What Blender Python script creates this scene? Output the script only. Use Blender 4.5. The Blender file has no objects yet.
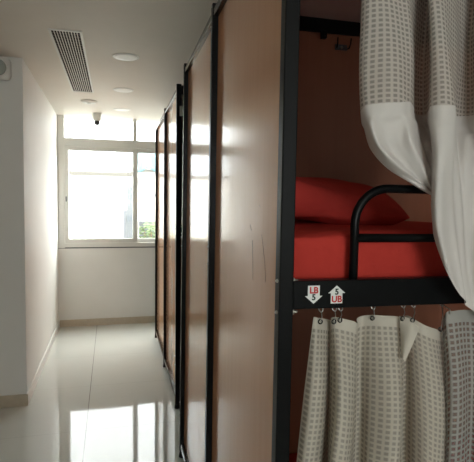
import bpy, bmesh, math, random
from mathutils import Vector, Matrix
random.seed(4)
S = bpy.context.scene
C = S.collection
PI = math.pi

# ------------------------------------------------------------ materials
def mat(name, col, rough=0.5, spec=0.5, metal=0.0, coat=0.0, coat_rough=0.1):
    m = bpy.data.materials.new(name); m.use_nodes = True
    b = m.node_tree.nodes['Principled BSDF']
    b.inputs['Base Color'].default_value = (*col, 1)
    b.inputs['Roughness'].default_value = rough
    b.inputs['Specular IOR Level'].default_value = spec
    b.inputs['Metallic'].default_value = metal
    b.inputs['Coat Weight'].default_value = coat
    b.inputs['Coat Roughness'].default_value = coat_rough
    return m
def nodes(m): return m.node_tree.nodes, m.node_tree.links, m.node_tree.nodes['Principled BSDF']
def add_noise_color(m, c1, c2, scale=(3, 3, 3), nscale=4.0, detail=4.0, bump=0.0, bump_dist=0.002, coords='Object'):
    n, l, b = nodes(m)
    tc = n.new('ShaderNodeTexCoord'); mp = n.new('ShaderNodeMapping'); mp.inputs['Scale'].default_value = scale
    nz = n.new('ShaderNodeTexNoise'); nz.inputs['Scale'].default_value = nscale; nz.inputs['Detail'].default_value = detail
    l.new(tc.outputs[coords], mp.inputs['Vector']); l.new(mp.outputs[0], nz.inputs['Vector'])
    r = n.new('ShaderNodeMix'); r.data_type = 'RGBA'
    r.inputs[6].default_value = (*c1, 1); r.inputs[7].default_value = (*c2, 1)
    l.new(nz.outputs['Fac'], r.inputs[0]); l.new(r.outputs[2], b.inputs['Base Color'])
    if bump:
        bp = n.new('ShaderNodeBump'); bp.inputs['Strength'].default_value = bump; bp.inputs['Distance'].default_value = bump_dist
        l.new(nz.outputs['Fac'], bp.inputs['Height']); l.new(bp.outputs[0], b.inputs['Normal'])
    return r

M = {}
M['wall'] = mat('wall_paint', (.76, .755, .73), .6, .3); add_noise_color(M['wall'], (.745, .74, .705), (.79, .785, .755), nscale=1.6, bump=.06, bump_dist=.003)
M['ceiling'] = mat('ceiling_paint', (.74, .70, .64), .55, .35); add_noise_color(M['ceiling'], (.70, .655, .59), (.745, .70, .635), nscale=2.2, bump=.05, bump_dist=.003)
M['skirting'] = mat('skirting_tile', (.50, .43, .33), .3, .5); add_noise_color(M['skirting'], (.44, .37, .28), (.56, .49, .38), nscale=7)
M['upvc'] = mat('window_profile', (.70, .70, .66), .35, .5)
M['black'] = mat('black_powder_coat', (.0026, .0032, .0036), .38, .18)
M['blackrail'] = mat('black_rail_gloss', (.012, .010, .009), .22, .5)
M['plastic_white'] = mat('white_plastic', (.72, .72, .69), .35, .5)
M['light_disc'] = mat('downlight_diffuser', (.88, .87, .84), .4, .4)
M['steel'] = mat('steel', (.50, .49, .46), .3, .5, 1.0)
M['lens'] = mat('lens_black', (.01, .01, .01), .08, .6)
M['greyglass'] = mat('lamp_glass', (.36, .40, .37), .15, .5)
M['dark'] = mat('duct_dark', (.015, .013, .012), .7, .2)
M['slat'] = mat('diffuser_slat', (.70, .68, .64), .4, .4)
M['slat_dark'] = mat('diffuser_damper', (.2, .19, .18), .5, .3)
M['scratch'] = mat('scratch_brown', (.2, .12, .09), .7, .2)
M['coping'] = mat('weathered_coping', (.09, .085, .075), .9, .1)
M['sticker'] = mat('sticker_white', (.78, .80, .78), .5, .3)
M['red_ink'] = mat('red_ink', (.55, .02, .02), .5, .3)
M['black_ink'] = mat('black_ink', (.01, .03, .02), .5, .3)
M['roof'] = mat('roof_board', (.5, .46, .46), .6, .3)
M['ply'] = mat('bed_board', (.20, .11, .06), .7, .2)
M['concrete'] = mat('concrete', (.60, .57, .50), .9, .1); add_noise_color(M['concrete'], (.16, .155, .14), (.24, .23, .21), nscale=3)
M['outwall'] = mat('outside_whitewash', (.86, .86, .84), .9, .1); add_noise_color(M['outwall'], (.42, .41, .39), (.56, .55, .53), nscale=1.3)
M['facade'] = mat('facade_paint', (.5, .51, .52), .9, .1)
M['gate'] = mat('gate_grey', (.085, .09, .095), .6, .3)
M['tarp'] = mat('cyan_tarp', (.11, .19, .21), .6, .2)
M['pipe'] = mat('pipe_grey', (.09, .095, .105), .5, .3)
M['leaf'] = mat('leaf_green', (.14, .19, .09), .6, .3)
M['winpane_dark'] = mat('far_window', (.08, .09, .10), .2, .5)
M['sand'] = mat('sand_heap', (.22, .19, .11), .95, .1)

# laminate with a faint vertical wood grain
def laminate(name, c1, c2, rough):
    m = mat(name, c1, rough, .5)
    r = add_noise_color(m, c1, c2, scale=(14, 14, .5), nscale=3.0, detail=6)
    return m
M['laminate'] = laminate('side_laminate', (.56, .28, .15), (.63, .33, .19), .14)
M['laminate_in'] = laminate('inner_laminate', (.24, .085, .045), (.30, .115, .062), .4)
# sheet
M['sheet'] = mat('red_sheet', (.56, .05, .035), .8, .15); add_noise_color(M['sheet'], (.45, .038, .028), (.54, .05, .037), nscale=9, bump=.5, bump_dist=.008)
M['pillow'] = mat('red_pillowcase', (.46, .045, .035), .85, .12); add_noise_color(M['pillow'], (.42, .04, .032), (.50, .05, .04), nscale=7, bump=.5, bump_dist=.01)

# floor: polished vitrified tiles with thin joints
m = mat('floor_tile', (.6, .6, .56), .04, .7); n, l, b = nodes(m)
tc = n.new('ShaderNodeTexCoord'); mp = n.new('ShaderNodeMapping')
mp.inputs['Location'].default_value = (.157, -.065 + .0, 0)
l.new(tc.outputs['Object'], mp.inputs['Vector'])
nz = n.new('ShaderNodeTexNoise'); nz.inputs['Scale'].default_value = 2.6; nz.inputs['Detail'].default_value = 6
l.new(tc.outputs['Object'], nz.inputs['Vector'])
mx = n.new('ShaderNodeMix'); mx.data_type = 'RGBA'; mx.inputs[6].default_value = (.58, .59, .545, 1); mx.inputs[7].default_value = (.66, .67, .63, 1)
l.new(nz.outputs['Fac'], mx.inputs[0])
sp = n.new('ShaderNodeSeparateXYZ'); l.new(mp.outputs[0], sp.inputs[0]); prev = mx.outputs[2]
for k, (wd, amt) in enumerate(((.0026, .75), (.0022, .22))):
    a = n.new('ShaderNodeMath'); a.operation = 'PINGPONG'; a.inputs[1].default_value = .4; l.new(sp.outputs[k], a.inputs[0])
    c = n.new('ShaderNodeMath'); c.operation = 'LESS_THAN'; c.inputs[1].default_value = wd; l.new(a.outputs[0], c.inputs[0])
    e = n.new('ShaderNodeMath'); e.operation = 'MULTIPLY'; e.inputs[1].default_value = amt; l.new(c.outputs[0], e.inputs[0])
    g = n.new('ShaderNodeMix'); g.data_type = 'RGBA'; g.inputs[7].default_value = (.14, .13, .11, 1)
    l.new(e.outputs[0], g.inputs[0]); l.new(prev, g.inputs[6]); prev = g.outputs[2]
l.new(prev, b.inputs['Base Color'])
M['floor'] = m

# window glass: mostly see-through with a faint reflection
m = bpy.data.materials.new('window_glass'); m.use_nodes = True; nt = m.node_tree; nt.nodes.clear()
o = nt.nodes.new('ShaderNodeOutputMaterial'); mi = nt.nodes.new('ShaderNodeMixShader'); tr = nt.nodes.new('ShaderNodeBsdfTransparent'); gl = nt.nodes.new('ShaderNodeBsdfGlossy')
tr.inputs[0].default_value = (.95, .97, .96, 1); gl.inputs['Roughness'].default_value = .02; mi.inputs[0].default_value = .06
nt.links.new(tr.outputs[0], mi.inputs[1]); nt.links.new(gl.outputs[0], mi.inputs[2]); nt.links.new(mi.outputs[0], o.inputs[0])
M['glass'] = m

# woven curtain cloth: waffle net (holes between threads) driven by UV in metres
def waffle(name, thread, cw=.0150, ch=.0113, ww=.60, wh=.60, hole=.38, filmcol=None):
    m = bpy.data.materials.new(name); m.use_nodes = True; nt = m.node_tree; n = nt.nodes; l = nt.links; n.clear()
    uv = n.new('ShaderNodeTexCoord'); sp = n.new('ShaderNodeSeparateXYZ'); l.new(uv.outputs['UV'], sp.inputs[0])
    def mth(op, a, b=None):
        q = n.new('ShaderNodeMath'); q.operation = op
        for i, v in enumerate((a, b)):
            if v is None: continue
            if isinstance(v, (int, float)): q.inputs[i].default_value = v
            else: l.new(v, q.inputs[i])
        return q.outputs[0]
    def cell(src, size, frac):
        f = mth('FRACT', mth('DIVIDE', src, size))
        d = mth('ABSOLUTE', mth('SUBTRACT', f, .5))
        r = n.new('ShaderNodeMapRange'); r.inputs['From Min'].default_value = frac/2 + .09; r.inputs['From Max'].default_value = frac/2 - .09
        l.new(d, r.inputs['Value']); return r.outputs[0]
    mask = mth('MULTIPLY', cell(sp.outputs[0], cw, ww), cell(sp.outputs[1], ch, wh))
    d = n.new('ShaderNodeBsdfDiffuse'); d.inputs[0].default_value = (*thread, 1)
    t = n.new('ShaderNodeBsdfTranslucent'); t.inputs[0].default_value = (*[c*.9 for c in thread], 1)
    a = n.new('ShaderNodeMixShader'); a.inputs[0].default_value = .22
    l.new(d.outputs[0], a.inputs[1]); l.new(t.outputs[0], a.inputs[2])
    fd = n.new('ShaderNodeBsdfDiffuse'); fd.inputs[0].default_value = (*(filmcol or [c*.68 for c in thread]), 1)
    tp = n.new('ShaderNodeBsdfTransparent')
    h = n.new('ShaderNodeMixShader'); h.inputs[0].default_value = hole
    l.new(fd.outputs[0], h.inputs[1]); l.new(tp.outputs[0], h.inputs[2])
    f = n.new('ShaderNodeMixShader'); l.new(mask, f.inputs[0]); l.new(a.outputs[0], f.inputs[1]); l.new(h.outputs[0], f.inputs[2])
    o = n.new('ShaderNodeOutputMaterial'); l.new(f.outputs[0], o.inputs[0])
    return m
def cloth(name, col):
    m = bpy.data.materials.new(name); m.use_nodes = True; nt = m.node_tree; n = nt.nodes; l = nt.links; n.clear()
    uv = n.new('ShaderNodeTexCoord'); mp = n.new('ShaderNodeMapping'); mp.inputs['Scale'].default_value = (160, 12, 1)
    nz = n.new('ShaderNodeTexNoise'); nz.inputs['Scale'].default_value = 1.0; nz.inputs['Detail'].default_value = 2
    l.new(uv.outputs['UV'], mp.inputs[0]); l.new(mp.outputs[0], nz.inputs['Vector'])
    bp = n.new('ShaderNodeBump'); bp.inputs['Strength'].default_value = .35; bp.inputs['Distance'].default_value = .0015; l.new(nz.outputs[0], bp.inputs['Height'])
    d = n.new('ShaderNodeBsdfDiffuse'); d.inputs[0].default_value = (*col, 1); l.new(bp.outputs[0], d.inputs['Normal'])
    t = n.new('ShaderNodeBsdfTranslucent'); t.inputs[0].default_value = (*[c*.9 for c in col], 1)
    a = n.new('ShaderNodeMixShader'); a.inputs[0].default_value = .15; l.new(d.outputs[0], a.inputs[1]); l.new(t.outputs[0], a.inputs[2])
    o = n.new('ShaderNodeOutputMaterial'); l.new(a.outputs[0], o.inputs[0]); return m
M['waffle'] = waffle('waffle_curtain', (.58, .54, .49))
M['waffle_low'] = waffle('waffle_curtain_cream', (.60, .56, .48), cw=.0138, ch=.0125, hole=.32, filmcol=(.46, .43, .37))
M['waffle_grey'] = waffle('waffle_curtain_grey', (.42, .41, .38), cw=.0165, ch=.0138, ww=.62, wh=.62, hole=.5)
M['cloth'] = cloth('plain_curtain_cloth', (.73, .70, .67))
M['hem'] = cloth('curtain_hem_cloth', (.64, .60, .52))
M['hem_grey'] = cloth('curtain_hem_cloth_grey', (.42, .41, .38))

# ------------------------------------------------------------ helpers
def bm_new(): return bmesh.new()
def bx(bm, c, s, bevel=0.0):
    r = bmesh.ops.create_cube(bm, size=1.0, matrix=Matrix.Translation(c) @ Matrix.Diagonal((*s, 1)))
    if bevel:
        es = list({e for v in r['verts'] for e in v.link_edges})
        bmesh.ops.bevel(bm, geom=es, offset=bevel, segments=2, affect='EDGES', profile=.5)
def box2(bm, a, b, bevel=0.0):
    bx(bm, [(a[i]+b[i])/2 for i in range(3)], [abs(b[i]-a[i]) for i in range(3)], bevel)
def cyl(bm, p0, p1, r0, r1=None, seg=20, cap=True):
    p0 = Vector(p0); p1 = Vector(p1); r1 = r0 if r1 is None else r1
    d = p1-p0; q = d.to_track_quat('Z', 'Y').to_matrix().to_4x4()
    bmesh.ops.create_cone(bm, cap_ends=cap, cap_tris=False, segments=seg, radius1=r0, radius2=r1, depth=d.length, matrix=Matrix.Translation((p0+p1)/2) @ q)
def tube(bm, pts, r, seg=14):
    pts = [Vector(p) for p in pts]; rings = []
    up = Vector((0, 1, .01)).normalized()
    for i, p in enumerate(pts):
        t = (pts[min(i+1, len(pts)-1)] - pts[max(i-1, 0)]).normalized()
        a = up - t*up.dot(t)
        if a.length < .1: a = Vector((1, 0, 0)) - t*t.x
        a.normalize(); b_ = t.cross(a)
        rings.append([bm.verts.new(p + r*(math.cos(2*PI*k/seg)*a + math.sin(2*PI*k/seg)*b_)) for k in range(seg)])
    for i in range(len(rings)-1):
        for k in range(seg):
            bm.faces.new((rings[i][k], rings[i][(k+1) % seg], rings[i+1][(k+1) % seg], rings[i+1][k]))
    bm.faces.new(rings[0][::-1]); bm.faces.new(rings[-1])
def tube_prof(bm, prof, y, z, seg=10):
    rings = [[bm.verts.new((x, y+r*math.cos(2*PI*k/seg), z+r*math.sin(2*PI*k/seg))) for k in range(seg)] for x, r in prof]
    for i in range(len(rings)-1):
        for k in range(seg): bm.faces.new((rings[i][k], rings[i][(k+1) % seg], rings[i+1][(k+1) % seg], rings[i+1][k]))
    bm.faces.new(rings[0]); bm.faces.new(rings[-1])
def lathe(bm, prof, c, seg=32, axis='Z', sgn=1):
    rings = []
    for r, z in prof:
        ring = []
        for k in range(seg):
            a = 2*PI*k/seg
            v = Vector((r*math.cos(a), r*math.sin(a), z*sgn))
            if axis == 'Y': v = Vector((v.x, v.z, v.y))
            ring.append(bm.verts.new(Vector(c)+v))
        rings.append(ring)
    for i in range(len(rings)-1):
        for k in range(seg): bm.faces.new((rings[i][k], rings[i][(k+1) % seg], rings[i+1][(k+1) % seg], rings[i+1][k]))
    bm.faces.new(rings[0]); bm.faces.new(rings[-1])
def obj(name, bm, m, parent=None, smooth=False, bevel=0.0):
    bmesh.ops.recalc_face_normals(bm, faces=bm.faces)
    me = bpy.data.meshes.new(name); bm.to_mesh(me); bm.free()
    for x in (m if isinstance(m, (list, tuple)) else [m]): me.materials.append(x)
    o = bpy.data.objects.new(name, me); C.objects.link(o)
    if parent: o.parent = parent
    if smooth:
        for p in me.polygons: p.use_smooth = True
    if bevel:
        md = o.modifiers.new('bevel', 'BEVEL'); md.width = bevel; md.segments = 2; md.limit_method = 'ANGLE'
    return o
def tag(o, label, cat, group=None, kind=None):
    if label: o['label'] = label
    if cat: o['category'] = cat
    if group: o['group'] = group
    if kind: o['kind'] = kind
    return o
def thing(name, label, cat, loc=(0, 0, 0), rz=0, group=None):
    o = bpy.data.objects.new(name, None); C.objects.link(o); o.location = loc; o.rotation_euler = (0, 0, rz)
    return tag(o, label, cat, group)
def struct(name, bm, m, parent=None, label=None):
    o = obj(name, bm, m, parent)
    if not parent: o['kind'] = 'structure'
    if label: o['label'] = label
    return o
def copy_tree(o, parent=None):
    c = o.copy(); C.objects.link(c)
    if parent: c.parent = parent
    for ch in o.children: copy_tree(ch, c)
    return c
def text_mesh(name, body, size, m, parent, loc, rot=(PI/2, 0, 0), sx=1.0, bold=.0):
    cu = bpy.data.curves.new(name, 'FONT'); cu.body = body; cu.size = size; cu.align_x = 'CENTER'; cu.align_y = 'CENTER'
    cu.extrude = .0003; cu.offset = bold
    t = bpy.data.objects.new(name, cu); C.objects.link(t)
    bpy.context.view_layer.update()
    me = bpy.data.meshes.new_from_object(t.evaluated_get(bpy.context.evaluated_depsgraph_get()))
    bpy.data.objects.remove(t); me.materials.clear(); me.materials.append(m)
    o = bpy.data.objects.new(name, me); C.objects.link(o); o.parent = parent; o.location = loc; o.rotation_euler = rot; o.scale = (sx, 1, 1)
    return o

# ------------------------------------------------------------ room shell
H = 2.51; YF = 6.1; XL = -.597; YP = 3.78; XR = 2.55; XW = -2.6; YB = -1.9
T = .2
b = bm_new(); box2(b, (XW-T, YB-T, -.15), (XR+T, YF+.05, 0)); struct('floor', b, M['floor'])
b = bm_new(); box2(b, (XW-T, YB-T, H), (XR+T, YF+T, H+.15)); struct('ceiling', b, M['ceiling'])
# the block of wall left of the corridor
b = bm_new(); box2(b, (XW-T, YP, 0), (XL, YF+T, H)); struct('wall_left', b, M['wall'])
b = bm_new(); box2(b, (XR, YB-T, 0), (XR+T, YF+T, H)); struct('wall_right', b, M['wall'])
# far wall with the window opening
WX0, WX1, WZ0 = XL+.003, 1.19, .945
b = bm_new()
box2(b, (XL, YF, 0), (XR, YF+T, WZ0)); box2(b, (WX1, YF, WZ0), (XR, YF+T, H))
struct('wall_far', b, M['wall'])
# rear wall (behind the camera) and side wall of the wider room, with an opening added for near light
LW = dict(x0=-.20, x1=.85, z0=1.20, z1=2.15)
b = bm_new(); box2(b, (XW-T, YB, 0), (XW, YP, H)); struct('wall_side', b, M['wall'])
b = bm_new()
box2(b, (XW-T, YB-T, 0), (LW['x0'], YB, H)); box2(b, (LW['x1'], YB-T, 0), (XR+T, YB, H))
box2(b, (LW['x0'], YB-T, 0), (LW['x1'], YB, LW['z0'])); box2(b, (LW['x0'], YB-T, LW['z1']), (LW['x1'], YB, H))
struct('wall_rear', b, M['wall'])
# skirting
b = bm_new(); box2(b, (XL+.012, YF-.012, 0), (XR, YF, .082)); struct('baseboard_far', b, M['skirting'])
b = bm_new(); box2(b, (XL, YP-.012, 0), (XL+.010, YF-.012, .08)); struct('baseboard_left', b, M['wall'])
b = bm_new(); box2(b, (XW, YP-.012, 0), (XL+.010, YP, .085)); struct('baseboard_near', b, M['skirting'])

# main window
def window(name, frames, panes, extra=None):
    b = bm_new()
    for a, c in frames: box2(b, a, c, .004)
    w = struct(name, b, M['upvc'])
    return w
fy0, fy1 = YF-.004, YF+.07
fr = [((WX0, fy0, WZ0), (WX0+.075, fy1, H)),                 # left jamb
      ((WX1-.075, fy0, WZ0), (WX1, fy1, H)),
      ((WX0+.07, fy0, WZ0+.008), (WX1-.07, fy1, WZ0+.06)),   # sill profile
      ((WX0+.07, fy0, 2.155), (WX1-.07, fy1, 2.248)),        # transom
      ((.275, fy0, 2.24), (.318, fy1, H))]                   # upper mullion
w1 = window('window_1', fr, None)
def sash(x0, x1, y0, name='sash'):
    b = bm_new(); z0, z1 = WZ0+.055, 2.16; t = .054
    box2(b, (x0, y0, z0), (x0+t, y0+.03, z1), .003); box2(b, (x1-t, y0, z0), (x1, y0+.03, z1), .003)
    box2(b, (x0+t-.002, y0, z0), (x1-t+.002, y0+.03, z0+t), .003); box2(b, (x0+t-.002, y0, z1-t), (x1-t+.002, y0+.03, z1), .003)
    s = obj(name, b, M['upvc'], w1)
    b = bm_new(); box2(b, (x0+t-.004, y0+.012, z0+t-.004), (x1-t+.004, y0+.017, z1-t+.004)); obj('pane', b, M['glass'], s)
    return s
s1 = sash(WX0+.066, .326, YF+.004)
s2 = sash(.280, WX1-.066, YF+.037)
b = bm_new(); box2(b, (WX0+.074+.012, YF-.006, 1.50), (WX0+.074+.026, YF+.006, 1.56), .003); obj('latch', b, M['gate'], s1)
b = bm_new(); box2(b, (WX0+.06, YF+.03, 2.24), (.28, YF+.035, H)); obj('pane', b, M['glass'], w1)
b = bm_new(); box2(b, (.313, YF+.03, 2.24), (WX1-.06, YF+.035, H)); obj('pane', b, M['glass'], w1)
# putty line under the frame, on the wall
b = bm_new(); box2(b, (WX0, YF-.002, WZ0-.004), (WX1, YF+.01, WZ0+.010)); struct('trim_1', b, M['pipe'])
# added unseen window behind the camera, lets sky light onto the near end
y0 = YB-.12
b = bm_new()
box2(b, (LW['x0'], y0, LW['z0']), (LW['x1'], y0+.06, LW['z0']+.06)); box2(b, (LW['x0'], y0, LW['z1']-.06), (LW['x1'], y0+.06, LW['z1']))
for x in (LW['x0'], .295, LW['x1']-.06): box2(b, (x, y0, LW['z0']), (x+.06, y0+.06, LW['z1']))
w2 = struct('added_window', b, M['upvc'])
b = bm_new(); box2(b, (LW['x0']+.05, y0+.027, LW['z0']+.05), (LW['x1']-.05, y0+.032, LW['z1']-.05)); obj('pane', b, M['glass'], w2)

# ------------------------------------------------------------ ceiling fittings
d = thing('air_diffuser', 'long rectangular slotted air grille in a white frame set in the ceiling', 'air vent', (-.245, 3.92, H), math.radians(-.6))
hw, hl = .082, .815
b = bm_new()
for s in (-1, 1):
    box2(b, (s*hw, -hl, -.008), (s*(hw+.014), hl, .0), .002)
for s in (-1, 1):
    box2(b, (-hw-.014, s*hl, -.008), (hw+.014, s*(hl+.012), .0), .002)
obj('frame', b, M['plastic_white'], d)
b = bm_new(); box2(b, (-hw, -hl, -.0012), (hw, hl, -.0004)); obj('backing', b, M['dark'], d)
for i in range(9):
    x = -hw + (i+1)*2*hw/10
    b = bm_new(); box2(b, (x-.0020, -hl, -.0050), (x+.0020, hl, -.0014)); obj('slat', b, M['slat'], d)
b = bm_new()
for i in range(30):
    y = -hl + (i+1)*2*hl/31
    b = bm_new(); box2(b, (-hw, y-.0015, -.0026), (hw, y+.0015, -.0014)); obj('cross_bar', b, M['slat_dark'], d)

def downlight(name_lab, x, y, r=.092):
    t = thing('downlight', name_lab, 'ceiling light', (x, y, H), 0, 'round downlights in the ceiling')
    b = bm_new(); lathe(b, [(r*.86, -.001), (r*.88, -.004), (r*.97, -.0035), (r, 0.0)], (0, 0, 0)); obj('ring', b, M['plastic_white'], t, True)
    b = bm_new(); lathe(b, [(.002, -.0045), (r*.6, -.0045), (r*.875, -.004), (r*.88, -.002)], (0, 0, 0)); obj('diffuser', b, M['light_disc'], t, True)
    return t
dl = downlight('round white downlight nearest the camera, right of the air grille', .110, 3.54)
for x, y, lab in ((.120, 4.575, 'second round white downlight, smaller, right of the grille end'),
                  (.130, 5.53, 'faint round downlight closest to the window, right of the ceiling camera')):
    c = copy_tree(dl); c.location = (x, y, H); c['label'] = lab
t = thing('smoke_detector', 'round greyish disc on the ceiling just past the end of the air grille', 'smoke detector', (-.201, 5.173, H))
b = bm_new(); lathe(b, [(.05, -.022), (.062, -.018), (.08, -.008), (.082, 0)], (0, 0, 0)); obj('housing', b, M['upvc'], t, True)
b = bm_new(); lathe(b, [(.004, -.027), (.018, -.027), (.02, -.021)], (0, 0, 0), 20); obj('sensor_cap', b, M['upvc'], t, True)
t = thing('security_camera', 'small white turret security camera with black lens hanging from the ceiling before the window', 'security camera', (-.141, 5.86, H))
b = bm_new(); lathe(b, [(.047, 0), (.050, -.008), (.050, -.055), (.046, -.064), (.036, -.085), (.030, -.092)], (0, 0, 0)); obj('housing', b, M['upvc'], t, True)
b = bm_new(); bmesh.ops.create_uvsphere(b, u_segments=24, v_segments=16, radius=.031, matrix=Matrix.Translation((0, -.012, -.108))); obj('lens_ball', b, M['lens'], t, True)
b = bm_new(); cyl(b, (0, -.038, -.118), (0, -.046, -.123), .012); obj('lens', b, M['lens'], t, True)
# emergency lamp on the near wall face
t = thing('emergency_lamp', 'rounded white wall lamp with grey-green glass high on the near left wall', 'wall lamp', (-.745, YP, 2.415))
b = bm_new(); bx(b, (0, -.035, 0), (.165, .07, .155), .03); obj('housing', b, M['plastic_white'], t, True)
b = bm_new(); lathe(b, [(.058, -.069), (.056, -.08), (.040, -.092), (.02, -.098), (.003, -.099)], (0, 0, 0), axis='Y'); obj('glass_cover', b, M['greyglass'], t, True)
b = bm_new(); tube(b, [(.062*math.cos(a), -.073, .062*math.sin(a)) for a in [2*PI*i/32 for i in range(33)]], .006); obj('bezel', b, M['plastic_white'], t, True)

# ------------------------------------------------------------ bunk beds
PS = .034
LEN = 1.98
def bunk(name, label, loc, ang, y1, y2, Ht, decks, detail=True):
    t = thing(name, label, 'bunk bed', loc, ang, None)
    h = PS/2
    ys = (0, y1, y2)
    for x in (0, LEN):
        for y in ys:
            b = bm_new(); box2(b, (x-h, y-h, .03), (x+h, y+h, Ht), .003); p = obj('post', b, M['black'], t)
            b = bm_new(); cyl(b, (x, y, 0), (x, y, .032), .021, .017); obj('foot', b, M['black'], p, True)
            if x == 0:
                for z in (Ht-.012-.0, Ht-.09, decks[1]+.032, decks[1]-.040, decks[0]+.03, decks[0]-.035):
                    if z > Ht-.005: continue
                    b = bm_new(); tube_prof(b, [(x-h-.005, .0028), (x-h-.002, .0044), (x-h, .0044), (x-h, .003), (x+h, .003), (x+h, .0075), (x+h+.005, .0075), (x+h+.005, .0038), (x+h+.014, .0034)], y-.004, z)
                    obj('bolt', b, M['steel'], p)
    # laminate side panels and their rails, on both ends of the beds
    for x in (0, LEN):
        for a, c in ((0, y1), (y1, y2)):
            b = bm_new(); dx = (h-.006) if x == 0 else -(h-.006); box2(b, (x+dx-.004, a+h-.002, .085), (x+dx+.004, c-h+.002, Ht-.05)); obj('side_panel', b, M['laminate'], t)
            b = bm_new(); box2(b, (x-.0135, a+h, Ht-.052), (x+.0135, c-h, Ht-.025), .003); obj('top_rail', b, M['blackrail'], t)
            b = bm_new(); box2(b, (x-.0135, a+h, .062), (x+.0135, c-h, .088), .003); obj('bottom_rail', b, M['blackrail'], t)
    b = bm_new(); box2(b, (.02, .017, Ht-.012), (LEN-.02, y2-.017, Ht-.005)); obj('roof_board', b, M['roof'], t)
    # back-to-back partition
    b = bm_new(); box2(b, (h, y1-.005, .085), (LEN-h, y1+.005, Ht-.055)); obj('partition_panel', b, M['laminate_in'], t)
    b = bm_new(); box2(b, (h, y1-.016, Ht-.068), (LEN-h, y1+.016, Ht-.010), .003); obj('partition_beam', b, M['black'], t)
    for y in (0, y2):
        b = bm_new(); box2(b, (h, y-.015, Ht-.068), (LEN-h, y+.015, Ht-.010), .003); obj('top_beam', b, M['black'], t)
    for z in decks:
        for y in (0, y2):
            b = bm_new(); box2(b, (h, y-.015, z-.033), (LEN-h, y+.015, z+.033), .003); obj('bed_beam', b, M['black'], t)
        for a, c in ((0, y1), (y1, y2)):
            b = bm_new(); box2(b, (.022, a+.019, z-.004), (LEN-.022, c-.019, z+.008)); obj('bed_board', b, M['ply'], t)
    # guard rails of the upper beds (open at the left, where one climbs in)
    zd = decks[1]+.03
    for y, f in ((0, 1), (y2, -1)):
        x0, x1, zt, R = .172, LEN-.10, 1.535, .085
        pts = [(x0, y, zd)] + [(x0+R-R*math.cos(a), y, zt-R+R*math.sin(a)) for a in [PI/2*i/10 for i in range(11)]]
        pts += [(x1-R+R*math.sin(a), y, zt-R+R*math.cos(a)) for a in [PI/2*i/10 for i in range(11)]] + [(x1, y, zd)]
        b = bm_new(); tube(b, pts, .0105); g = obj('guard_rail', b, M['black'], t, True)
        b = bm_new(); tube(b, [(x0, y, 1.417), ((x0+x1)/2, y, 1.417), (x1, y, 1.417)], .0105); obj('crossbar', b, M['black'], g, True)
    return t
ang1 = -math.atan2(.031, 1.739)
BX, BY = .3915, 1.044
bed1 = bunk('bunk_bed', 'near double bunk bed, black frame with tall brown laminate side panels, red bedding', (BX, BY, 0), ang1, .886, 1.739, 2.277, (.30, 1.287))
bed2 = bunk('bunk_bed', 'far bunk bed with brown side panels, standing nearer the window', (.4725, 3.4825, 0), -math.atan2(.0245, 1.918), .918, 1.918, 2.335, (.36, 1.293))

TL = .0064
bed1.rotation_euler = (0, TL, ang1); bed1.location = (BX-.014, BY, .006)
# arrow stickers on the front beam of the near bed
def sticker(x, z, up, top, bottom, tc, bc, lab):
    y = -.0152
    b = bm_new(); s = 1 if up else -1
    pr = [(-.0145, -.021*s), (.0145, -.021*s), (.0145, .003*s), (.0215, .003*s), (0, .021*s), (-.0215, .003*s), (-.0145, .003*s)]
    f = [b.verts.new((p[0], 0, p[1])) for p in pr]; fc = b.faces.new(f)
    r = bmesh.ops.extrude_face_region(b, geom=[fc]); bmesh.ops.translate(b, vec=(0, -.0006, 0), verts=[v for v in r['geom'] if isinstance(v, bmesh.types.BMVert)])
    o = obj('arrow_sticker', b, M['sticker'], bed1); o.location = (x, y, z); o['label'] = lab
    text_mesh('lettering', top, .0205 if top != '5' else .019, tc, o, (0, -.0010, .0095 if not up else .0058), sx=1.0, bold=.0006)
    text_mesh('lettering', bottom, .0205 if bottom != '5' else .019, bc, o, (0, -.0010, -.0065 if not up else -.0115), sx=1.0, bold=.0006)
sticker(.0665, 1.2875, False, 'LB', '5', M['red_ink'], M['black_ink'], 'white arrow pointing down reading LB 5')
sticker(.1235, 1.2865, True, '5', 'UB', M['black_ink'], M['red_ink'], 'white arrow pointing up reading 5 UB')

# mattress and pillow on the upper near bed
def soft_box(name, a, c, m, cuts=14, rnd=.03, amp=.004, label=None, cat=None, seed=1):
    b = bm_new(); box2(b, a, c)
    bmesh.ops.subdivide_edges(b, edges=b.edges[:], cuts=cuts, use_grid_fill=True)
    cx = [(a[i]+c[i])/2 for i in range(3)]; hs = [abs(c[i]-a[i])/2 for i in range(3)]
    rr = random.Random(seed); ph = [rr.uniform(0, 6) for _ in range(6)]
    for v in b.verts:
        p = [v.co[i]-cx[i] for i in range(3)]
        inner = [max(-hs[i]+rnd, min(hs[i]-rnd, p[i])) for i in range(3)]
        dlt = Vector([p[i]-inner[i] for i in range(3)])
        if dlt.length > 1e-6: dlt = dlt.normalized()*rnd
        else: dlt = Vector((0, 0, 0))
        q = Vector(inner)+dlt
        w = amp*(math.sin(q.x*17+ph[0]+q.z*9)*math.cos(q.y*13+ph[1]) + .6*math.sin(q.x*31+q.y*23+ph[2]))
        q.z += w*(1 if p[2] > 0 else 0); q.y += -.5*w if p[1] < 0 else 0
        v.co = Vector(cx)+q
    o = obj(name, b, m, None, True)
    md = o.modifiers.new('sub', 'SUBSURF'); md.levels = 1; md.render_levels = 1
    return tag(o, label, cat)
mt = soft_box('mattress', (.022, .030, 1.305), (LEN-.03, .870, 1.436), M['sheet'], label='thick mattress in a red sheet on the upper near bunk, behind the guard rail', cat='mattress', cuts=22, rnd=.032, amp=.0035)
mt.location = (BX-.014, BY, 0); mt.rotation_euler = (0, TL, ang1)

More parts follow.
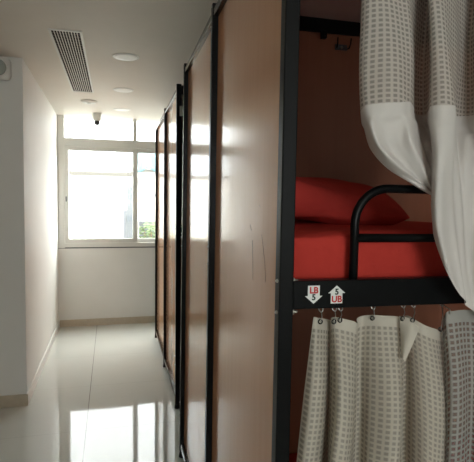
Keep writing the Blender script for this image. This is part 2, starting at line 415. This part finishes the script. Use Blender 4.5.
def pillow(name, cx, cy, cz, sx, sy, sz, rz, m, label):
    b = bm_new(); n = 28
    top = {}; bot = {}
    for side, D in ((1, top), (-1, bot)):
        for i in range(n+1):
            for j in range(n+1):
                u = 2*i/n-1; v = 2*j/n-1
                if side == -1 and (i in (0, n) or j in (0, n)): D[i, j] = top[i, j]; continue
                e = (1-u**4)*(1-v**4)
                pin = 1-.07*(1-abs(u)**2)*(abs(v)**4) ; pin2 = 1-.07*(1-abs(v)**2)*(abs(u)**4)
                z = side*sz/2*max(e, 0)**.55
                z *= 1 + .10*math.sin(5*u+2*v) + .06*math.sin(11*v+3*u)
                if side == -1: z *= .75
                D[i, j] = b.verts.new((u*sx/2*pin2, v*sy/2*pin, z))
    for D, fl in ((top, 0), (bot, 1)):
        for i in range(n):
            for j in range(n):
                q = [D[i, j], D[i+1, j], D[i+1, j+1], D[i, j+1]]
                b.faces.new(q[::-1] if fl else q)
    o = obj(name, b, m, None, True); o.location = (cx, cy, cz); o.rotation_euler = (math.radians(4), math.radians(7), rz)
    md = o.modifiers.new('sub', 'SUBSURF'); md.levels = 1; md.render_levels = 1
    return tag(o, label, 'pillow')
pillow('pillow', 0.69, 1.60, 1.506, .56, .40, .165, math.radians(-4), M['pillow'], 'plump red pillow at the head of the upper near bunk, lying on the mattress')

# lower near bunk mattress, behind the lower curtain
ml = soft_box('mattress', (.022, .03, .369), (LEN-.03, .87, .50), M['sheet'], label='red mattress on the lower near bunk, glimpsed behind the waffle curtains', cat='mattress', cuts=10)
ml.location = (BX-.014, BY, -.054); ml.rotation_euler = (0, TL, ang1)

# clips on the partition under its beam
def on_bed(x, y, z):
    v = Matrix.Rotation(ang1, 3, 'Z') @ Vector((x, y, z)); return (BX+v.x, BY+v.y, z)
t = thing('cable_clip', 'small black clip under the rear top beam of the near bunk', 'clip', on_bed(.452, .870, 2.216), ang1)
b = bm_new(); box2(b, (-.011, -.012, -.030), (.011, .010, 0), .002); obj('body', b, M['black'], t)
b = bm_new(); cyl(b, (0, -.012, -.018), (0, -.018, -.018), .005); obj('screw', b, M['black'], t)
t = thing('wall_hook', 'small two-pronged metal hook high on the brown back panel of the upper near bunk', 'hook', on_bed(.535, .8803, 2.16), ang1)
b = bm_new(); box2(b, (-.028, -.005, -.012), (.028, .0, .012), .002); obj('plate', b, M['pipe'], t)
for s in (-1, 1):
    b = bm_new(); tube(b, [(s*.024, -.005, -.006), (s*.027, -.022, -.008), (s*.029, -.032, .008), (s*.030, -.034, .030)], .003, 8); obj('prong', b, M['black'], t, True)
b = bm_new(); cyl(b, (0, -.004, -.002), (0, -.010, -.002), .006); obj('screw', b, M['steel'], t)

# white switch box and cable on the far bed's near post
t = thing('switch_box', 'tiny white box fixed to the near post of the far bunk bed', 'switch', (.4725, 3.4655, 2.145))
b = bm_new(); box2(b, (.004, -.012, -.035), (.030, .0, .035), .003); obj('housing', b, M['plastic_white'], t)
b = bm_new(); box2(b, (.011, -.015, -.014), (.023, -.011, .014), .001); obj('rocker', b, M['plastic_white'], t)
b = bm_new(); tube(b, [(.512+.012*math.sin(i*.55)*(1 if i > 12 else .3), 3.4655-.022, 2.1-.1*i) for i in range(20)], .006, 8)
tag(obj('power_cable', b, M['black'], None, True), 'black cable hanging down beside the near post of the far bunk', 'cable')

# ------------------------------------------------------------ curtains
CAMR = None
f_ = 487.; PCX, PCY = 237., 231.
def _d(x, y): return Vector((x-PCX, -(y-PCY), -f_))
Yv = _d(110, 202).normalized(); Xv = _d(2105, 225).normalized(); Xv = (Xv - Yv*Xv.dot(Yv)).normalized(); Zv = Xv.cross(Yv)
CR = Matrix((Xv, Yv, Zv))
CP = Vector((0, 0, 1.5))
def P(x, y, Y):                      # measured point of the photograph placed on the vertical plane at depth Y
    r = CR @ _d(x, y); return CP + r*(Y/r.y)
def catmull(ps, n):
    out = []
    for i in range(len(ps)-1):
        p0 = ps[max(i-1, 0)]; p1 = ps[i]; p2 = ps[i+1]; p3 = ps[min(i+2, len(ps)-1)]
        for k in range(n):
            t = k/n
            out.append(.5*((2*p1)+(p2-p0)*t+(2*p0-5*p1+4*p2-p3)*t*t+(3*p1-p0-3*p2+p3)*t**3))
    out.append(ps[-1].copy()); return out
def lin_res(ps, n):
    # resample polyline uniformly to n+1 points
    L = [0]
    for i in range(len(ps)-1): L.append(L[-1]+(ps[i+1]-ps[i]).length)
    out = []; j = 0
    for k in range(n+1):
        s = L[-1]*k/n
        while j < len(L)-2 and L[j+1] < s: j += 1
        d = max(L[j+1]-L[j], 1e-9); out.append(ps[j].lerp(ps[j+1], min(1, (s-L[j])/d)))
    return out
def loft(name, strands, hem_idx, rows, usub, mats, parent=None, uscale=1.0, hem_is=None, ripple=None):
    """strands: lists of world points, same number of control points; segment rows[i] rows between points i and i+1.
    mats index per segment in hem_is."""
    dense = []
    for s in strands:
        pts = catmull(s, 12); seg = []
        for i in range(len(s)-1):
            part = pts[i*12:(i+1)*12+1]; r = lin_res(part, rows[i]); seg += r if i == 0 else r[1:]
        dense.append(seg)
    nrow = len(dense[0])
    grid = []
    for r in range(nrow): grid.append(catmull([d_[r] for d_ in dense], usub))
    ncol = len(grid[0])
    ref = grid[hem_idx]; U = [0]
    for i in range(ncol-1): U.append(U[-1]+(ref[i+1]-ref[i]).length*uscale)
    if ripple:
        for r in range(nrow):
            for c in range(ncol): grid[r][c] = grid[r][c] + ripple(U[c], grid[r][c].z, r/nrow)
    mc = ncol//2; V = [0]
    acc = [[0]*ncol]
    for r in range(1, nrow): acc.append([acc[-1][c]+(grid[r][c]-grid[r-1][c]).length for c in range(ncol)])
    b = bm_new(); vs = [[b.verts.new(p) for p in row] for row in grid]
    uvl = b.loops.layers.uv.new('UVMap')
    segof = []
    for i, n in enumerate(rows): segof += [i]*n
    for r in range(nrow-1):
        for c in range(ncol-1):
            f = b.faces.new((vs[r][c], vs[r][c+1], vs[r+1][c+1], vs[r+1][c])); f.material_index = hem_is[segof[r]]; f.smooth = True
            for lp, (rr, cc) in zip(f.loops, ((r, c), (r, c+1), (r+1, c+1), (r+1, c))):
                lp[uvl].uv = (U[cc], -acc[rr][cc])
    me = bpy.data.meshes.new(name); b.to_mesh(me); b.free()
    for m in mats: me.materials.append(m)
    o = bpy.data.objects.new(name, me); C.objects.link(o)
    if parent: o.parent = parent
    return o

# upper curtain: (x at top, hem x, hem y, depth) and lower points
top_z = 2.216
def strand(hx, hy, hY, topx, rest):
    h = P(hx, hy, hY)
    q = P(topx, -60, hY)
    top = Vector((q.x, min(max(1.046, .55*hY+.45*1.046), 1.10)-.0, top_z))
    mid = Vector(((h.x*.62+top.x*.38), h.y*.75+top.y*.25, h.z+.22))
    return [top, mid, h] + [P(p[0], p[1], min(p[2], .99 if p[1] > 176 else 1.005 if p[1] > 158 else 1.05 if p[1] > 138 else 9)) for p in rest]
ST = [
 strand(367, 112, 1.05, 366, [(369, 128, 1.05), (376, 146, 1.04), (398, 172, 1.02), (416, 186, 1.01), (430, 194, 1.0)]),
 strand(360, 112, 1.03, 361, [(363, 130, 1.03), (369, 150, 1.02), (386, 169, 1.01), (410, 183, 1.005), (430, 195, 1.0)]),
 strand(366, 106, 1.00, 368, [(366, 126, .99), (373, 148, .985), (390, 168, .985), (411, 181, .99), (431, 194, .995)]),
 strand(374, 104, .985, 377, [(373, 122, .965), (379, 145, .96), (396, 165, .965), (413, 178, .98), (431, 193, .99)]),
 strand(386, 103, .975, 388, [(384, 124, .985), (389, 146, .985), (403, 163, .975), (416, 176, .98), (431, 192, .99)]),
 strand(398, 103, .975, 398, [(399, 122, .985), (402, 144, .975), (411, 160, .965), (420, 174, .975), (432, 192, .985)]),
 strand(407, 102, .985, 407, [(409, 121, .975), (412, 140, .955), (419, 156, .955), (425, 172, .97), (432, 191, .98)]),
 strand(412, 103, 1.00, 412, [(415, 121, 1.0), (418, 140, .985), (423, 156, .98), (428, 172, .985), (433, 192, .99)]),
 strand(414, 113, 1.08, 414, [(418, 126, 1.08), (421, 143, 1.06), (426, 158, 1.04), (431, 174, 1.02), (436, 194, 1.02)]),
 strand(421, 116, 1.12, 423, [(425, 130, 1.11), (428, 146, 1.09), (432, 162, 1.07), (436, 180, 1.05), (440, 200, 1.04)]),
 strand(428, 114, 1.08, 430, [(431, 130, 1.06), (433, 150, 1.04), (434, 175, 1.02), (435, 200, 1.01), (436, 228, 1.01)]),
 strand(430, 107, 1.00, 432, [(432, 130, .985), (434, 150, .975), (431, 180, .97), (429, 208, .97), (432, 236, .975)]),
 strand(436, 105, .97, 437, [(436, 130, .95), (437, 155, .94), (435, 185, .935), (434, 225, .94), (441, 262, .95)]),
 strand(446, 105, .96, 447, [(445, 130, .94), (445, 155, .93), (444, 190, .925), (444, 240, .93), (452, 284, .94)]),
 strand(454, 107, .99, 455, [(453, 130, .97), (452, 155, .96), (452, 195, .955), (455, 250, .95), (461, 297, .95)]),
 strand(457, 115, 1.08, 458, [(457, 140, 1.05), (457, 165, 1.02), (458, 205, 1.0), (462, 258, .98), (468, 306, .97)]),
 strand(466, 116, 1.12, 467, [(466, 140, 1.09), (466, 165, 1.06), (467, 210, 1.03), (470, 262, 1.0), (475, 312, .98)]),
 strand(476, 114, 1.08, 477, [(476, 140, 1.06), (476, 170, 1.04), (477, 215, 1.0), (480, 268, .97), (484, 318, .96)]),
 strand(488, 108, 1.00, 488, [(488, 140, .98), (488, 175, .96), (490, 220, .95), (493, 275, .94), (497, 326, .94)]),
 strand(503, 110, 1.00, 502, [(503, 140, 1.0), (504, 175, .98), (506, 225, .96), (509, 280, .95), (512, 332, .95)]),
 strand(514, 116, 1.08, 513, [(515, 140, 1.06), (516, 180, 1.04), (519, 228, 1.0), (522, 284, .98), (526, 338, .97)]),
 strand(528, 112, 1.02, 526, [(529, 140, 1.0), (531, 180, .98), (535, 230, .96), (539, 286, .95), (543, 342, .95)]),
]
cu = thing('upper_curtain', 'white curtain of the upper bunk, netted above, plain below, bunched over the guard rail', 'curtain', (0, 0, 0))
loft('curtain_panel', ST, 30, [18, 22, 8, 8, 8, 8, 10], 8, [M['waffle'], M['cloth']], cu, 1.0, [0, 0, 1, 1, 1, 1, 1], ripple=lambda u, z, q: Vector((.0025*math.sin(z*16+u*21), .004*math.sin(u*58+z*9)*min(1, q*2)+.003*math.sin(u*27-z*14), 0)))

# lower curtains
def lower(strs, zbot, mats, parent, hemh, rows=(5, 60)):
    SS = []
    for (tx, ty, tY, bx_, bY) in strs:
        t0 = P(tx, ty, tY); e = P(bx_, 462, bY)
        k = (t0.z-zbot)/(t0.z-e.z); end = t0.lerp(e, k)
        h = t0.lerp(e, hemh/(t0.z-e.z)); h.y = t0.y
        m_ = t0.lerp(e, .5); m_.y = .3*tY+.7*bY
        end.y = bY
        SS.append([t0, h, m_, e, end])
    return loft('curtain_panel', SS, 10, [6, 16, 18, 20], 8, mats, parent, 1.0, [1, 0, 0, 0], ripple=lambda u, z, q: Vector((.0022*math.sin(z*11+u*17), .0035*math.sin(u*64+z*7)*min(1, q*3), 0)))
lc = thing('lower_curtain', 'cream waffle-weave curtain hanging on small hooks under the stickered beam', 'curtain', (0, 0, 0))
LS = [(313, 317, 1.035, 297, 1.02), (318, 318, 1.03, 306, .985), (325, 319, 1.05, 317, .995), (330, 320, 1.06, 326, 1.06), (331, 318, 1.035, 329, 1.035),
      (336, 317, 1.02, 331, .965), (345, 319, 1.01, 340, .955), (354, 321, 1.01, 346, .965), (358.5, 323, 1.02, 350, .99),
      (357.5, 319, 1.05, 352, 1.055), (362, 316, 1.065, 358, 1.06), (372, 315, 1.05, 367, 1.01), (382, 315.5, 1.035, 381, .975), (392, 316, 1.03, 393, .96), (400, 317, 1.03, 399.5, .975),
      (402.5, 318, 1.045, 401, 1.04), (404, 316, 1.06, 406, 1.06), (409, 316, 1.04, 413, 1.02), (417, 321, 1.02, 424, .985), (427, 326, 1.01, 434, .97), (436, 329, 1.015, 441, .975), (443, 331, 1.03, 446, 1.0), (447, 331, 1.05, 448, 1.04)]
lower(LS, .42, [M['waffle_low'], M['hem']], lc, .026)
# turned-over corner of the hem
b = bm_new()
cs = [[P(399, 316, 1.025), P(405, 317, 1.012), P(412, 320, 1.0), P(419, 328, .992)],
      [P(400, 325, 1.015), P(405, 328, 1.0), P(411, 331, .985), P(417, 334, .982)],
      [P(400.5, 338, 1.01), P(404, 341, .99), P(408, 344, .980), P(412, 346, .977)],
      [P(401, 356, 1.0), P(402, 358, .985), P(403.5, 360, .98), P(405, 362, .98)]]
loft('turned_corner', cs, 1, [5, 6, 6], 4, [M['hem']], lc, 1, [0, 0, 0]); b.free()
# hooks and eyelets
def hook(x, ybeam, yeye, Yp):
    a = P(x, ybeam, 1.040); e = P(x, yeye, Yp)
    b = bm_new()
    for s in (-1, 1): tube(b, [(a.x+s*.0012, 1.036, 1.262), (a.x+s*.0055, 1.036, 1.259), (a.x+s*.0045, 1.034, 1.254), (a.x, 1.032, 1.250)], .0016, 8)
    tube(b, [(a.x, 1.032, 1.251), (a.x, 1.028, (1.25+e.z)/2), (e.x, e.y-.004, e.z+.004), (e.x, e.y-.005, e.z-.003)], .0011, 8)
    obj('hook', b, M['steel'], lc, True)
    b = bm_new(); tube(b, [(e.x+.0048*math.cos(q), e.y-.002, e.z+.0048*math.sin(q)) for q in [2*PI*i/16 for i in range(17)]], .0016, 8)
    obj('eyelet', b, M['lens'], lc, True)
for x, ye, Yp in ((320, 321.5, 1.03), (333.5, 321.5, 1.018), (339.5, 320, 1.012), (372, 318, 1.046), (402, 318.5, 1.014), (412, 320, 1.0), (440, 329, 1.015)):
    hook(x, 309, ye, Yp)
rc = thing('lower_curtain', 'greyer coarse-weave curtain right of the cream one, under the bunched white curtain', 'curtain', (0, 0, 0))
RS = [(443, 318, 1.02, 446, .985), (446, 312, 1.0, 450, .955), (453, 311, .995, 456, .95), (461, 310, 1.0, 463, .965), (470, 310, 1.01, 471, .985), (480, 311, 1.0, 480, .96), (492, 312, .99, 491, .95), (504, 314, 1.01, 503, .985), (518, 315, 1.0, 517, .96), (534, 317, 1.0, 533, .96), (550, 319, 1.01, 549, .98)]
lower(RS, .42, [M['waffle_grey'], M['hem_grey']], rc, .03)
for x in (449, 478, 508, 540):
    p = P(x, 311, .998); b = bm_new(); tube(b, [(p.x, 1.040, 1.262), (p.x, 1.020, 1.256), (p.x, p.y-.004, p.z+.004), (p.x, p.y-.004, p.z-.006)], .0013, 8); obj('hook', b, M['steel'], rc, True)

# scratches on the near laminate panel
pan = [o for o in bed1.children if o.name.startswith('side_panel')][0]
BM = Matrix.Translation((BX-.014, BY, .006)) @ Matrix.Rotation(ang1, 4, 'Z') @ Matrix.Rotation(TL, 4, 'Y')
def on_panel(px, py):
    o_ = BM.inverted() @ CP; rr_ = BM.inverted().to_3x3() @ (CR @ _d(px, py))
    return o_ + rr_*((.0068-o_.x)/rr_.x)
for pts in ([(261.5, 234.7), (262.2, 239), (263.4, 250), (264.8, 262), (265.6, 282)], [(250, 224.5), (250.6, 227), (251.3, 230.5)], [(259.5, 205.2), (260.2, 207)], [(252.4, 240), (252.8, 262), (252.9, 280)]):
    b = bm_new(); tube(b, [on_panel(*p) for p in pts], .0005, 6); obj('scratch', b, M['scratch'], pan)
# curtain across the near opening of the far bed
ac = thing('aisle_curtain', 'pale curtain closing the far bunk bed, glimpsed through the slit between the two beds', 'curtain', (0, 0, 0))
AS = []
for i in range(28):
    x = .500+i*.036; y = 3.440+(.016 if i % 2 else -.012)
    AS.append([Vector((x, y, 2.262)), Vector((x, y, 2.22)), Vector((x, y, 1.2)), Vector((x+.004, y, .28))])
loft('curtain_panel', AS, 1, [2, 14, 14], 3, [M['waffle'], M['hem']], ac, 1.0, [1, 0, 0])
# ------------------------------------------------------------ outside the window
b = bm_new(); box2(b, (-14, YF+.21, -.25), (16, 30, -.15)); tag(obj('ground', b, M['concrete']), None, None, None, 'structure')
t = thing('compound_wall', 'pale sunlit boundary wall with a grey coping outside the window', 'wall', (0, 9.5, -.15))
b = bm_new(); box2(b, (-6, 0, 0), (.46, .2, 2.14)); obj('masonry', b, M['outwall'], t)
b = bm_new(); box2(b, (-6, -.03, 2.14), (.46, .23, 2.21)); obj('coping', b, M['coping'], t)
t = thing('building', 'bleached white building rising behind the boundary wall outside', 'building', (0, 13, -.15))
b = bm_new(); box2(b, (-8, 0, 0), (5, 4, 9)); obj('facade', b, M['facade'], t)
for x in (-.95, -.60):
    b = bm_new(); cyl(b, (x, -.05, 0), (x, -.05, 3.3), .009, seg=10); obj('downpipe', b, M['gate'], t, True)
for x, z, w_, h_ in ((.22, 2.95, .14, .12), (.36, 2.75, .12, .10), (.20, 2.72, .10, .09)):
    b = bm_new(); box2(b, (x-w_/2, -.02, z-h_/2), (x+w_/2, .02, z+h_/2)); q = obj('window', b, M['winpane_dark'], t)
t = thing('yard_gate', 'grey metal gate leaf outside, beside the end of the boundary wall', 'gate', (.46, 9.30, -.15))
b = bm_new(); box2(b, (-.20, -.02, .95), (.0, .02, 1.95), .004); obj('sheet_panel', b, M['gate'], t)
for x in (-.205, 0):
    b = bm_new(); box2(b, (x-.02, -.025, 0), (x+.02, .025, 2.0), .003); obj('gate_post', b, M['pipe'], t)
b = bm_new(); box2(b, (-.16, -.035, 1.30), (-.04, -.018, 1.40), .003); obj('lock_box', b, M['winpane_dark'], t)
# cyan tarpaulin on a frame
t = thing('tarpaulin', 'pale cyan tarpaulin hung up outside the right window pane', 'tarpaulin', (.50, 10.4, -.15))
b = bm_new(); n = 24; g = []
for i in range(n+1):
    col = []
    for j in range(9):
        x = i/n*1.3; z = 2.32+.38*j/8 - .05*math.sin(i*.9)*(1-j/8)
        col.append(b.verts.new((x, .05*math.sin(i*1.1+j*.3), z)))
    g.append(col)
for i in range(n):
    for j in range(8): b.faces.new((g[i][j], g[i+1][j], g[i+1][j+1], g[i][j+1]))
o = obj('sheet', b, M['tarp'], t, True); md = o.modifiers.new('s', 'SOLIDIFY'); md.thickness = .01
for x in (0, 1.3):
    b = bm_new(); cyl(b, (x, .03, 0), (x, .03, 2.75), .02, seg=10); obj('pole', b, M['pipe'], t, True)
b = bm_new(); cyl(b, (0, .03, 2.71), (1.3, .03, 2.71), .018, seg=10); obj('pole', b, M['pipe'], t, True)
t = thing('low_shed', 'white outhouse wall standing outside behind the right pane', 'shed', (.50, 10.6, -.15))
b = bm_new(); box2(b, (0, 0, 0), (2.6, 1.2, 2.3)); obj('shed_wall', b, M['outwall'], t)
b = bm_new(); box2(b, (-.05, -.05, 2.3), (2.65, 1.25, 2.36)); obj('shed_roof', b, M['concrete'], t)
b = bm_new(); box2(b, (.1, -.02, 0), (.55, .02, 1.25)); obj('shed_door', b, M['gate'], t)
b = bm_new(); a0 = P(138.8, 179, 9.2); a1 = P(160, 200.5, 9.2); dv = (a1-a0).normalized(); cyl(b, a0-dv*.15, a0+dv*3.4 if False else a1+dv*1.9, .016, seg=12)
tag(obj('slanted_pole', b, M['pipe'], None, True), 'thin slanted grey pole propped up outside the right window pane', 'pole')
t = thing('bush', 'pale green leafy bush outside at the lower right of the window', 'bush', (.85, 9.4, -.15))
b = bm_new(); rr = random.Random(3)
for i in range(420):
    th = rr.uniform(0, 2*PI); rad = .34*math.sqrt(rr.random()); z = .85+.55*rr.random()*(1-rad*1.2)
    p = Vector((rad*math.cos(th), rad*math.sin(th), z)); R_ = Matrix.Rotation(rr.uniform(0, 6.3), 3, 'Z') @ Matrix.Rotation(rr.uniform(-1, 1), 3, 'X')
    L, W = .055, .022
    vs = [b.verts.new(p+R_ @ Vector(q)) for q in ((-L, 0, 0), (-L*.2, W, .01), (L, 0, 0), (-L*.2, -W, .01))]
    b.faces.new(vs)
obj('foliage', b, M['leaf'], t)
b = bm_new()
for k in range(6): cyl(b, (0, 0, 0), (.22*math.cos(k*1.05), .22*math.sin(k*1.05), 1.1), .014, .006, 8)
obj('stem', b, M['ply'], t, True)
t = None
b = bm_new(); bmesh.ops.create_uvsphere(b, u_segments=24, v_segments=12, radius=1, matrix=Matrix.Translation((-.22, 8.95, -.15)) @ Matrix.Diagonal((.42, .4, 1.12, 1)))
bmesh.ops.bisect_plane(b, geom=b.verts[:]+b.edges[:]+b.faces[:], plane_co=(0, 0, -.15), plane_no=(0, 0, -1), clear_outer=True)
for v in b.verts: v.co += Vector((rr.uniform(-1, 1), rr.uniform(-1, 1), 0))*.02
tag(obj('sand_heap', b, M['sand'], None, True), 'yellowish heap of sand outside against the boundary wall', 'sand heap')

# ------------------------------------------------------------ light
w = bpy.data.worlds.new('sky'); S.world = w; w.use_nodes = True
bg = w.node_tree.nodes['Background']; bg.inputs[0].default_value = (.985, .985, .975, 1); bg.inputs[1].default_value = 7.0
def portal(loc, rot, sx, sy):
    L = bpy.data.lights.new('window_portal', 'AREA'); L.shape = 'RECTANGLE'; L.size = sx; L.size_y = sy; L.cycles.is_portal = True
    o = bpy.data.objects.new('window_portal', L); C.objects.link(o); o.location = loc; o.rotation_euler = rot
portal(((WX0+WX1)/2, YF+.12, (WZ0+H)/2), (-PI/2, 0, 0), WX1-WX0, H-WZ0)
portal(((LW['x0']+LW['x1'])/2, YB-.16, 1.675), (PI/2, 0, 0), 1.05, .95)  # guides sky sampling through the added rear window

# ------------------------------------------------------------ camera and view
cam = bpy.data.cameras.new('camera'); co = bpy.data.objects.new('camera', cam); C.objects.link(co)
cam.sensor_fit = 'HORIZONTAL'; cam.sensor_width = 36; cam.lens = 36*f_/474; cam.clip_start = .05
co.matrix_world = Matrix.Translation(CP) @ CR.to_4x4()
S.camera = co
S.view_settings.view_transform = 'Standard'; S.view_settings.look = 'None'; S.view_settings.gamma = 1
S.view_settings.use_curve_mapping = False
S.view_settings.exposure = 1.5
S.cycles.max_bounces = 12; S.cycles.diffuse_bounces = 8; S.cycles.transparent_max_bounces = 16
S.cycles.sample_clamp_indirect = 10
